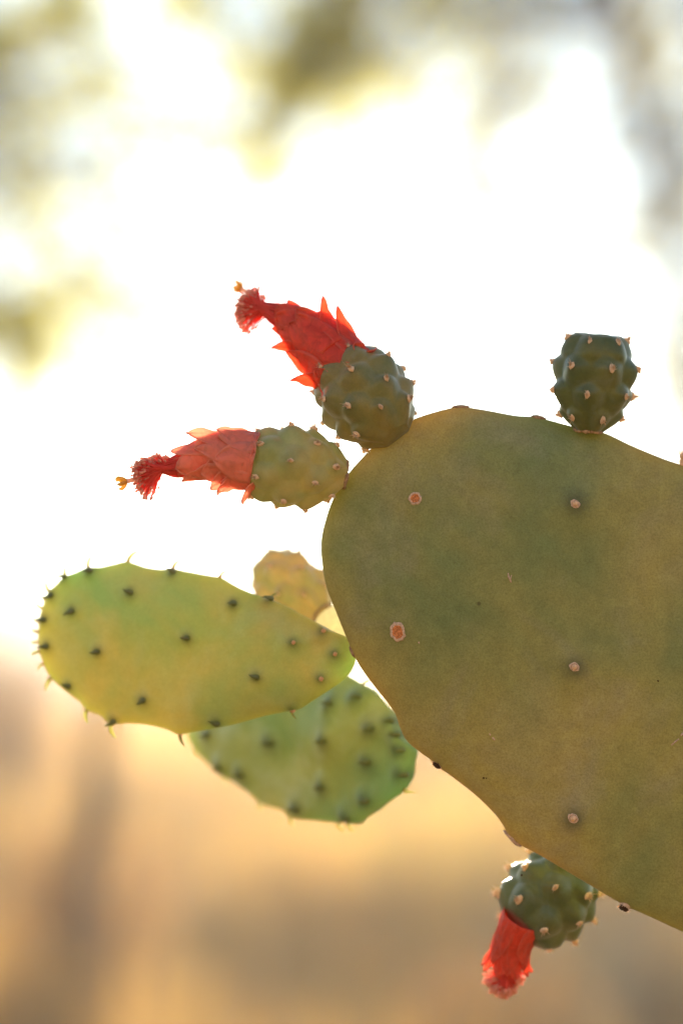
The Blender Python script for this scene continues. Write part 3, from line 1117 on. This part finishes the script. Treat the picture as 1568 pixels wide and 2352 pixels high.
# upper flower
p1 = [(790, 850, .880, 66), (756, 812, .882, 57), (718, 779, .885, 45), (684, 751, .888, 37), (655, 732, .890, 30), (636, 720, .891, 28)]
rows1 = [(-.05, 98, .66, .98, .06), (-.04, 30, .52, .80, .16, .05, .2), (-.04, 156, .50, .80, .18, .05, -.2), (-.04, 215, .5, .9, .1), (-.04, 270, .5, .9, .1), (-.04, 325, .46, .9, .1),
         (.07, 58, .58, .92, .12, .05, .25), (.10, 130, .60, .88, .10, .04, -.2), (.16, 240, .5, .9, .05), (.16, 300, .5, .9, .05),
         (.24, 100, .66, 1.0, .03, .03, .1), (.30, 24, .60, .95, .02, .03, .15), (.27, 158, .60, .95, .03), (.36, 240, .6, 1., .0), (.36, 300, .6, 1., .0),
         (.42, 68, .58, 1.05, -.02, .02, .1)]
spikes1 = [(.26, 32, .24, .48, 1.00, .04, .75), (.08, 30, .26, .46, .78, .04, .6), (.34, 150, .28, .46, 1.0, .03, -.8), (.00, 152, .20, .48, .80, .05, -.8), (-.09, 128, .20, .36, .14, .12, 0, .45),
           (-.12, 45, .20, .36, .06, .12, 0, .45), (.16, 75, .42, .66, .20, .10, .3), (.06, 138, -.22, .42, .20, .10, 0, .45), (.05, 60, -.17, .5, .12, .06, 0, .45), (.05, 25, -.14, .5, .20, .06, 0, .45)]
FL1 = Flower(p1, rows1 + spikes1, M['petal'], 'red flower at upper centre pointing up and left')
FL1.stamens([(596, 664), (570, 676), (552, 700), (552, 735), (572, 772)], 460, 29 * PX, .896, .006, 1.15, .00024)
FL1.style([(640, 722, .891), (605, 697, .896), (575, 676, .899), (553, 663, .902)], 5.5 * PX, 6, 19 * PX, .85)

# left flower
p2 = [(576, 1060, .866, 60), (540, 1054, .866, 53), (505, 1052, .866, 46), (470, 1055, .866, 41), (435, 1064, .866, 34), (404, 1073, .866, 28)]
rows2 = [(-.05, 96, .52, .90, .14, .05, -.15), (-.05, 38, .46, .74, .14, .06, .2), (-.05, 150, .44, .74, .16), (-.05, 215, .4, .9, .1), (-.05, 270, .4, .9, .1), (-.05, 325, .4, .9, .1),
         (.08, 58, .60, .95, .12, .05, .2), (.16, 128, .52, .90, .14, .05, -.3), (.16, 240, .5, .9, .05), (.16, 300, .5, .9, .05),
         (.24, 98, .76, 1.12, .02, .03, .1), (.30, 24, .70, 1.0, .02), (.30, 158, .66, 1.0, .02), (.36, 240, .64, 1., .0), (.36, 300, .64, 1., .0)]
spikes2 = [(.22, 34, .50, .62, .66, .04, .6), (.02, 30, .40, .56, .34, .07, .6), (.12, 146, .46, .58, .60, .05, -.7), (.00, 152, .46, .50, .66, .06, -.6), (-.12, 154, .15, .40, .60, .07, -.5, .45), (.04, 30, -.10, .5, .10, .05, 0, .45), (.05, 75, -.10, .6, .08, .05, 0, .45)]
FL2 = Flower(p2, rows2 + spikes2, M['petal_glare'], 'red flower at left with glare-lightened petals and exposed style')
FL2.stamens([(384, 1047), (338, 1056), (312, 1078), (320, 1116), (344, 1152)], 520, 28 * PX, .866, .005, .95, .00021)
FL2.style([(404, 1073, .866), (360, 1085, .866), (320, 1098, .866), (290, 1106, .866)], 5.4 * PX, 5, 26 * PX, .70)

# drooping lower flower
p4 = [(1200, 2112, .893, 46), (1188, 2138, .895, 40), (1176, 2168, .898, 35), (1168, 2196, .900, 32), (1162, 2222, .902, 30), (1159, 2240, .903, 28)]
rows4 = [(-.05, 88, .80, .85, .12), (-.05, 36, .7, .8, .2), (-.05, 142, .7, .8, .2), (-.05, 215, .7, .8, .2), (-.05, 270, .7, .8, .2), (-.05, 325, .7, .8, .2),
         (.18, 62, .66, .85, .14), (.18, 118, .64, .85, .16), (.20, 160, .66, .6, .50, .04, -.4), (.20, 20, .66, .6, .42, .04, .4), (.25, 235, .8, .8, .6), (.25, 300, .8, .8, .5),
         (-.08, 172, .30, .6, .55, .08, -.4), (.35, 185, .50, .5, .75, .04, -.5), (.35, 350, .52, .5, .65, .04, .5)]
FL4 = Flower(p4, rows4, M['petal'], 'red flower hanging below the large pad')
FL4.stamens([(1112, 2236), (1130, 2266), (1156, 2282), (1184, 2266), (1208, 2228)], 420, 30 * PX, .906, .008, 1.6, .00028)

# -- older pads that carry the plant, to the right of the picture and below it -----------
def ellipse_uv(w, h):
    return [(math.sin(a) * w * (1 + .12 * math.cos(a)), -math.cos(a) * h) for a in np.linspace(0, 2 * math.pi, 24, endpoint=False)]


q0 = P(2190, 2215, .874)
prev = q0
chain = [(Vector((q0.x + .015, q0.y + .01, q0.z - .185)), .085, .20, (.15, -1, .1)),
         (Vector((TRUNK_FOOT.x - .005, TRUNK_FOOT.y, q0.z - .185 - .33)), .10, .19, (-.5, -1, 0)),
         (Vector((TRUNK_FOOT.x, TRUNK_FOOT.y, (q0.z - .185 - .33 - .17 + TRUNK_FOOT.z) / 2)), .085, (q0.z - .185 - .33 - .15 - TRUNK_FOOT.z) / 2 + .02, (.3, -1, 0))]
for (c_, w_, h_, n_) in chain:
    pd = Pad('pad', None, None, c_, Vector(n_), 0.017, M['pad_old'], cactus, (), n_ang=120, n_rad=20, outline_uv=ellipse_uv(w_, h_), seed=R.random() * 9)
    for _ in range(16):
        a, s = R.uniform(0, 6.28), math.sqrt(R.random()) * .85
        u, v = math.sin(a) * w_ * s, math.cos(a) * h_ * s
        inst('areole', R.choice(AREOLES_SHORT), pd.pt(u, v, pd.height(u, v)), spin(pd.N), 1.4 * MM, pd.o)


# ------------------------------------------------------------------ trees, shrubs, grass
def leaf_cards(centres, sizes, aspect=0.45, droop=0.3):
    """folded leaves, four triangles each, at given centres"""
    n = len(centres)
    d = NR.normal(size=(n, 3)); d[:, 2] -= droop
    d /= np.linalg.norm(d, axis=1)[:, None]
    s = np.cross(d, NR.normal(size=(n, 3))); s /= np.linalg.norm(s, axis=1)[:, None]
    nn = np.cross(d, s)
    L = np.asarray(sizes)[:, None]
    c = np.asarray(centres)
    v = np.empty((n, 6, 3))
    v[:, 0] = c - d * L * .5
    v[:, 1] = c + s * L * aspect * .5 + nn * L * .10
    v[:, 2] = c + d * L * .5 - nn * L * .08
    v[:, 3] = c - s * L * aspect * .5 + nn * L * .10
    v[:, 4] = c - d * L * .18 - nn * L * .02
    v[:, 5] = c + d * L * .2 - nn * L * .02
    b = (np.arange(n) * 6)[:, None]
    f = np.concatenate([b + np.array([[0, 1, 4]]), b + np.array([[0, 4, 3]]), b + np.array([[1, 2, 5]]), b + np.array([[1, 5, 4]]),
                        b + np.array([[3, 4, 5]]), b + np.array([[3, 5, 2]])])
    return v.reshape(-1, 3), f.tolist()


def wobble_path(a, b, n, amp, sag=0.0):
    a, b = Vector(a), Vector(b)
    out = []
    for i in range(n + 1):
        t = i / n
        q = a.lerp(b, t)
        w = math.sin(math.pi * t)
        out.append(q + Vector((R.uniform(-amp, amp), R.uniform(-amp, amp), R.uniform(-amp, amp) + sag)) * w)
    return out


def tree(name, foot_px, foot_d, top_xyz, clusters, label, leaf_mat, bark, leaf=.05, trunk_r=.06, extra=()):
    c0 = P(foot_px, 1900, foot_d)
    foot = Vector((c0.x, c0.y, gh(c0.x, c0.y) - .05))
    root = empty(name, foot)
    tag(root, label, 'tree', 'trees behind the cactus')
    top = Vector(top_xyz)
    tp = wobble_path(foot, top, 8, .05)
    mb = MB(); mb.tube(tp, [trunk_r * (1.25 - .75 * i / 8) for i in range(9)], 10)
    mb.obj('trunk', [bark], root, foot)
    cs, ss = [], []
    for (x, y, d, r, n) in clusters:
        ctr = P(x, y, d)
        rm = r * d / FPX
        n = int(n * (0.62 if n > 115 else 0.80))
        st = tp[R.choice((6, 7, 8))]
        path = wobble_path(st, ctr, 8, .05 + .02 * (ctr - st).length, .10)
        mb = MB(); tl = trunk_r * (.26 if n > 60 else .12)
        mb.tube(path, [tl * (1 - .88 * i / 8) + .002 for i in range(9)], 6)
        # twigs reaching through the leaves
        for _ in range(4 if n > 70 else 1):
            e = ctr + Vector((R.gauss(0, rm), R.gauss(0, rm), R.gauss(0, rm)))
            mb.tube(wobble_path(path[6], e, 4, .02), [.005, .004, .003, .002, .001], 4)
        mb.obj('limb', [bark], root, st)
        # leaves sit in sprays inside the cluster, with gaps between
        ns = max(3, n // 14)
        sp = np.array(ctr) + NR.normal(size=(ns, 3)) * rm * np.array([1, 1.3, 1]) * .75
        which = NR.randint(0, ns, n)
        pts = sp[which] + NR.normal(size=(n, 3)) * min(rm * .38, .07)
        cs.append(pts); ss.append(NR.uniform(.6, 1.25, n) * leaf)
        # a thin scatter of leaves along the limb
        m = max(6, n // 10)
        tt = NR.uniform(.35, 1, m)
        pp = np.array([path[int(t * 8)] for t in tt]) + NR.normal(size=(m, 3)) * .09
        cs.append(pp); ss.append(NR.uniform(.6, 1.1, m) * leaf)
    v, f = leaf_cards(np.concatenate(cs), np.concatenate(ss))
    o = mesh_obj('crown', v, f, [leaf_mat], root, top, False)
    o['kind'] = 'stuff'
    return root


def scatter(n, x0, x1, y0, y1, d0, d1):
    out = []
    while len(out) < n:
        x, y = R.uniform(x0, x1), R.uniform(y0, y1)
        if 480 < x < 1020 and y > 400: continue
        out.append((x, y, R.uniform(d0, d1), R.uniform(14, 30), R.randint(18, 42)))
    return out


tree('olive_leaf_tree', -420, 7.5, P(-420, 150, 7.0),
     [(60, 780, 6.5, 70, 420), (130, 705, 6.7, 60, 260), (215, 650, 6.4, 60, 200), (40, 850, 6.3, 50, 150), (225, 850, 6.6, 45, 90), (440, 660, 6.8, 60, 110),
      (205, 225, 6.2, 55, 170), (175, 5, 6.4, 60, 230), (15, 110, 6.6, 60, 120), (30, 260, 6.8, 70, 90), (250, 440, 6.9, 60, 90), (320, 120, 6.8, 70, 70),
      (-260, 500, 6.5, 120, 300), (-280, 150, 6.5, 130, 300), (100, 480, 7.0, 90, 60), (20, 980, 6.5, 50, 60)] + scatter(64, -120, 560, -60, 820, 5.5, 7.5),
     'olive leaved tree at far left with leaves over the upper left', M['tree_leaf'], M['bark'])
tree('yellow_leaf_tree', 1850, 7.6, P(1300, -900, 7.0),
     [(720, 110, 6.0, 62, 430), (800, 120, 6.1, 50, 260), (665, 185, 5.9, 55, 330), (650, 270, 6.0, 40, 170), (735, 215, 6.2, 45, 190), (600, 420, 6.3, 45, 130),
      (570, 150, 6.4, 45, 120), (420, 0, 6.2, 45, 150), (520, 60, 6.6, 60, 60), (640, 360, 6.4, 40, 90), (860, 180, 6.5, 55, 80), (800, -160, 6.2, 160, 350), (1010, 60, 6.8, 80, 50)] + scatter(42, 420, 1080, -60, 400, 5.8, 7.2),
     'yellow green tree with its leaf clump at top centre', M['tree_leaf'], M['bark'])
tree('dusty_leaf_tree', 2050, 8.8, P(1900, -500, 8.2),
     [(1165, 205, 7.2, 60, 190), (1065, 290, 7.4, 50, 130), (1110, 480, 7.6, 50, 90), (1290, 440, 7.6, 60, 70), (1500, 960, 8.0, 60, 90), (1470, 60, 7.6, 90, 80),
      (1560, 300, 7.6, 90, 80), (1700, 500, 7.8, 150, 300), (1380, 200, 7.6, 80, 60), (1540, 800, 8, 70, 60)] + scatter(40, 1040, 1640, -60, 680, 7, 8.2),
     'dusty leaved tree behind the large pad at right', M['tree_leaf_grey'], M['bark_grey'])


def shrub(px, y_top, d, w, dark, n, label, name='dry_shrub', leafmat='dry_leaf'):
    c0 = P(px, 1900, d)
    foot = Vector((c0.x, c0.y, gh(c0.x, c0.y) - .03))
    h = P(px, y_top, d).z - foot.z
    root = empty(name, foot)
    tag(root, label, 'shrub', 'shrubs on the bank behind the cactus')
    cs = []
    mb = MB()
    for i in range(22):
        e = foot + Vector((R.gauss(0, w * .5), R.gauss(0, w * .5), h * R.uniform(.55, 1.02)))
        path = wobble_path(foot + Vector((R.gauss(0, .05), R.gauss(0, .05), 0)), e, 6, .04)
        mb.tube(path, [.016 * (1 - .85 * k / 6) for k in range(7)], 5)
        for _ in range(n // 22):
            t = R.uniform(.25, 1)
            q = path[int(t * 6)]
            cs.append(q + Vector((R.gauss(0, .10), R.gauss(0, .10), R.gauss(0, .08))))
    mb.obj('stem', [M['bark']], root, foot)
    v, f = leaf_cards(np.array([tuple(q) for q in cs]), NR.uniform(.03, .06, len(cs)) * max(1, d / 10), .5)
    o = mesh_obj('foliage', v, f, [M[leafmat]], root, foot, False)
    o['kind'] = 'stuff'


tree('slim_dark_tree', 170, 9.0, P(265, 1420, 8.8), [(300, 1430, 8.8, 40, 60), (420, 1460, 8.7, 40, 60), (360, 1540, 8.9, 40, 60)],
     'slim dark leaning tree half hidden by the left pad', M['dry_leaf'], M['bark'], trunk_r=.075)
shrub(205, 1790, 10, .40, 1, 2400, 'dark brown twiggy shrub below the left pad')
shrub(20, 2130, 8.0, .42, 1, 2000, 'dark brown low shrub in the lower left corner')
shrub(1090, 2170, 8.0, .36, 1, 1800, 'dark brown low shrub beside the hanging flower')
shrub(985, 1800, 13, .6, 0, 900, 'olive yellow shrub right of the lower pale pad', 'green_shrub', 'shrub_leaf')
shrub(35, 1420, 22, .8, 1, 1500, 'tall brown bush on the bank at the left edge')
shrub(-170, 1300, 23, .9, 1, 2200, 'tallest brown bush on the bank beyond the left edge')
shrub(620, 2300, 8.5, .25, 0, 500, 'small brown shrub at the bottom centre')
shrub(1500, 2120, 10, .3, 0, 500, 'small brown shrub under the large pad at right')


def grass(n, y0, y1, spread, h0, h1, lean=.35):
    y = NR.uniform(0, 1, n) ** 0.8 * (y1 - y0) + y0
    x = NR.uniform(-1, 1, n) * (y * spread + 1.5)
    clump = np.sin(x * 2.1 + np.sin(y * .8) * 2) * np.cos(y * 1.2 + x * .5)
    keep = NR.uniform(-1.2, 1, n) < clump
    x, y = x[keep], y[keep]
    n = len(x)
    z = ground_h(x, y)
    h = NR.uniform(h0, h1, n) * (0.75 + .25 * np.cos(x * 1.7 + y))
    a = NR.uniform(0, 6.283, n)
    wdir = np.stack([np.cos(a), np.sin(a), 0 * a], 1)
    b = NR.uniform(0, 6.283, n)
    ld = np.stack([np.cos(b), np.sin(b), 0 * b], 1) * (NR.uniform(.1, 1, n) * lean * h)[:, None]
    base = np.stack([x, y, z - .02], 1)
    up = np.array([0, 0, 1.0])
    w = (NR.uniform(.004, .009, n) * (1 + y / 14))[:, None]
    mid = base + up * (h * .55)[:, None] + ld * .35
    tip = base + up * h[:, None] + ld
    v = np.stack([base - wdir * w, base + wdir * w, mid + wdir * w * .8, mid - wdir * w * .8, tip], 1)
    i = (np.arange(n) * 5)[:, None]
    f = (i + np.array([[0, 1, 2, 3]])).tolist() + (i + np.array([[3, 2, 4]])).tolist()
    return v.reshape(-1, 3), f


v, f = grass(60000, 4.5, 50, .26, .35, .95)
g1 = mesh_obj('dry_grass', v, f, [M['grass']], None, None, False)
tag(g1, 'tall golden dry grass standing on the bank behind the cactus', 'grass', kind='stuff')
v, f = grass(4000, -3, 4.5, .8, .06, .22)
g2 = mesh_obj('short_grass', v, f, [M['grass']], None, None, False)
tag(g2, 'short dry grass on the soil round the cactus foot', 'grass', kind='stuff')
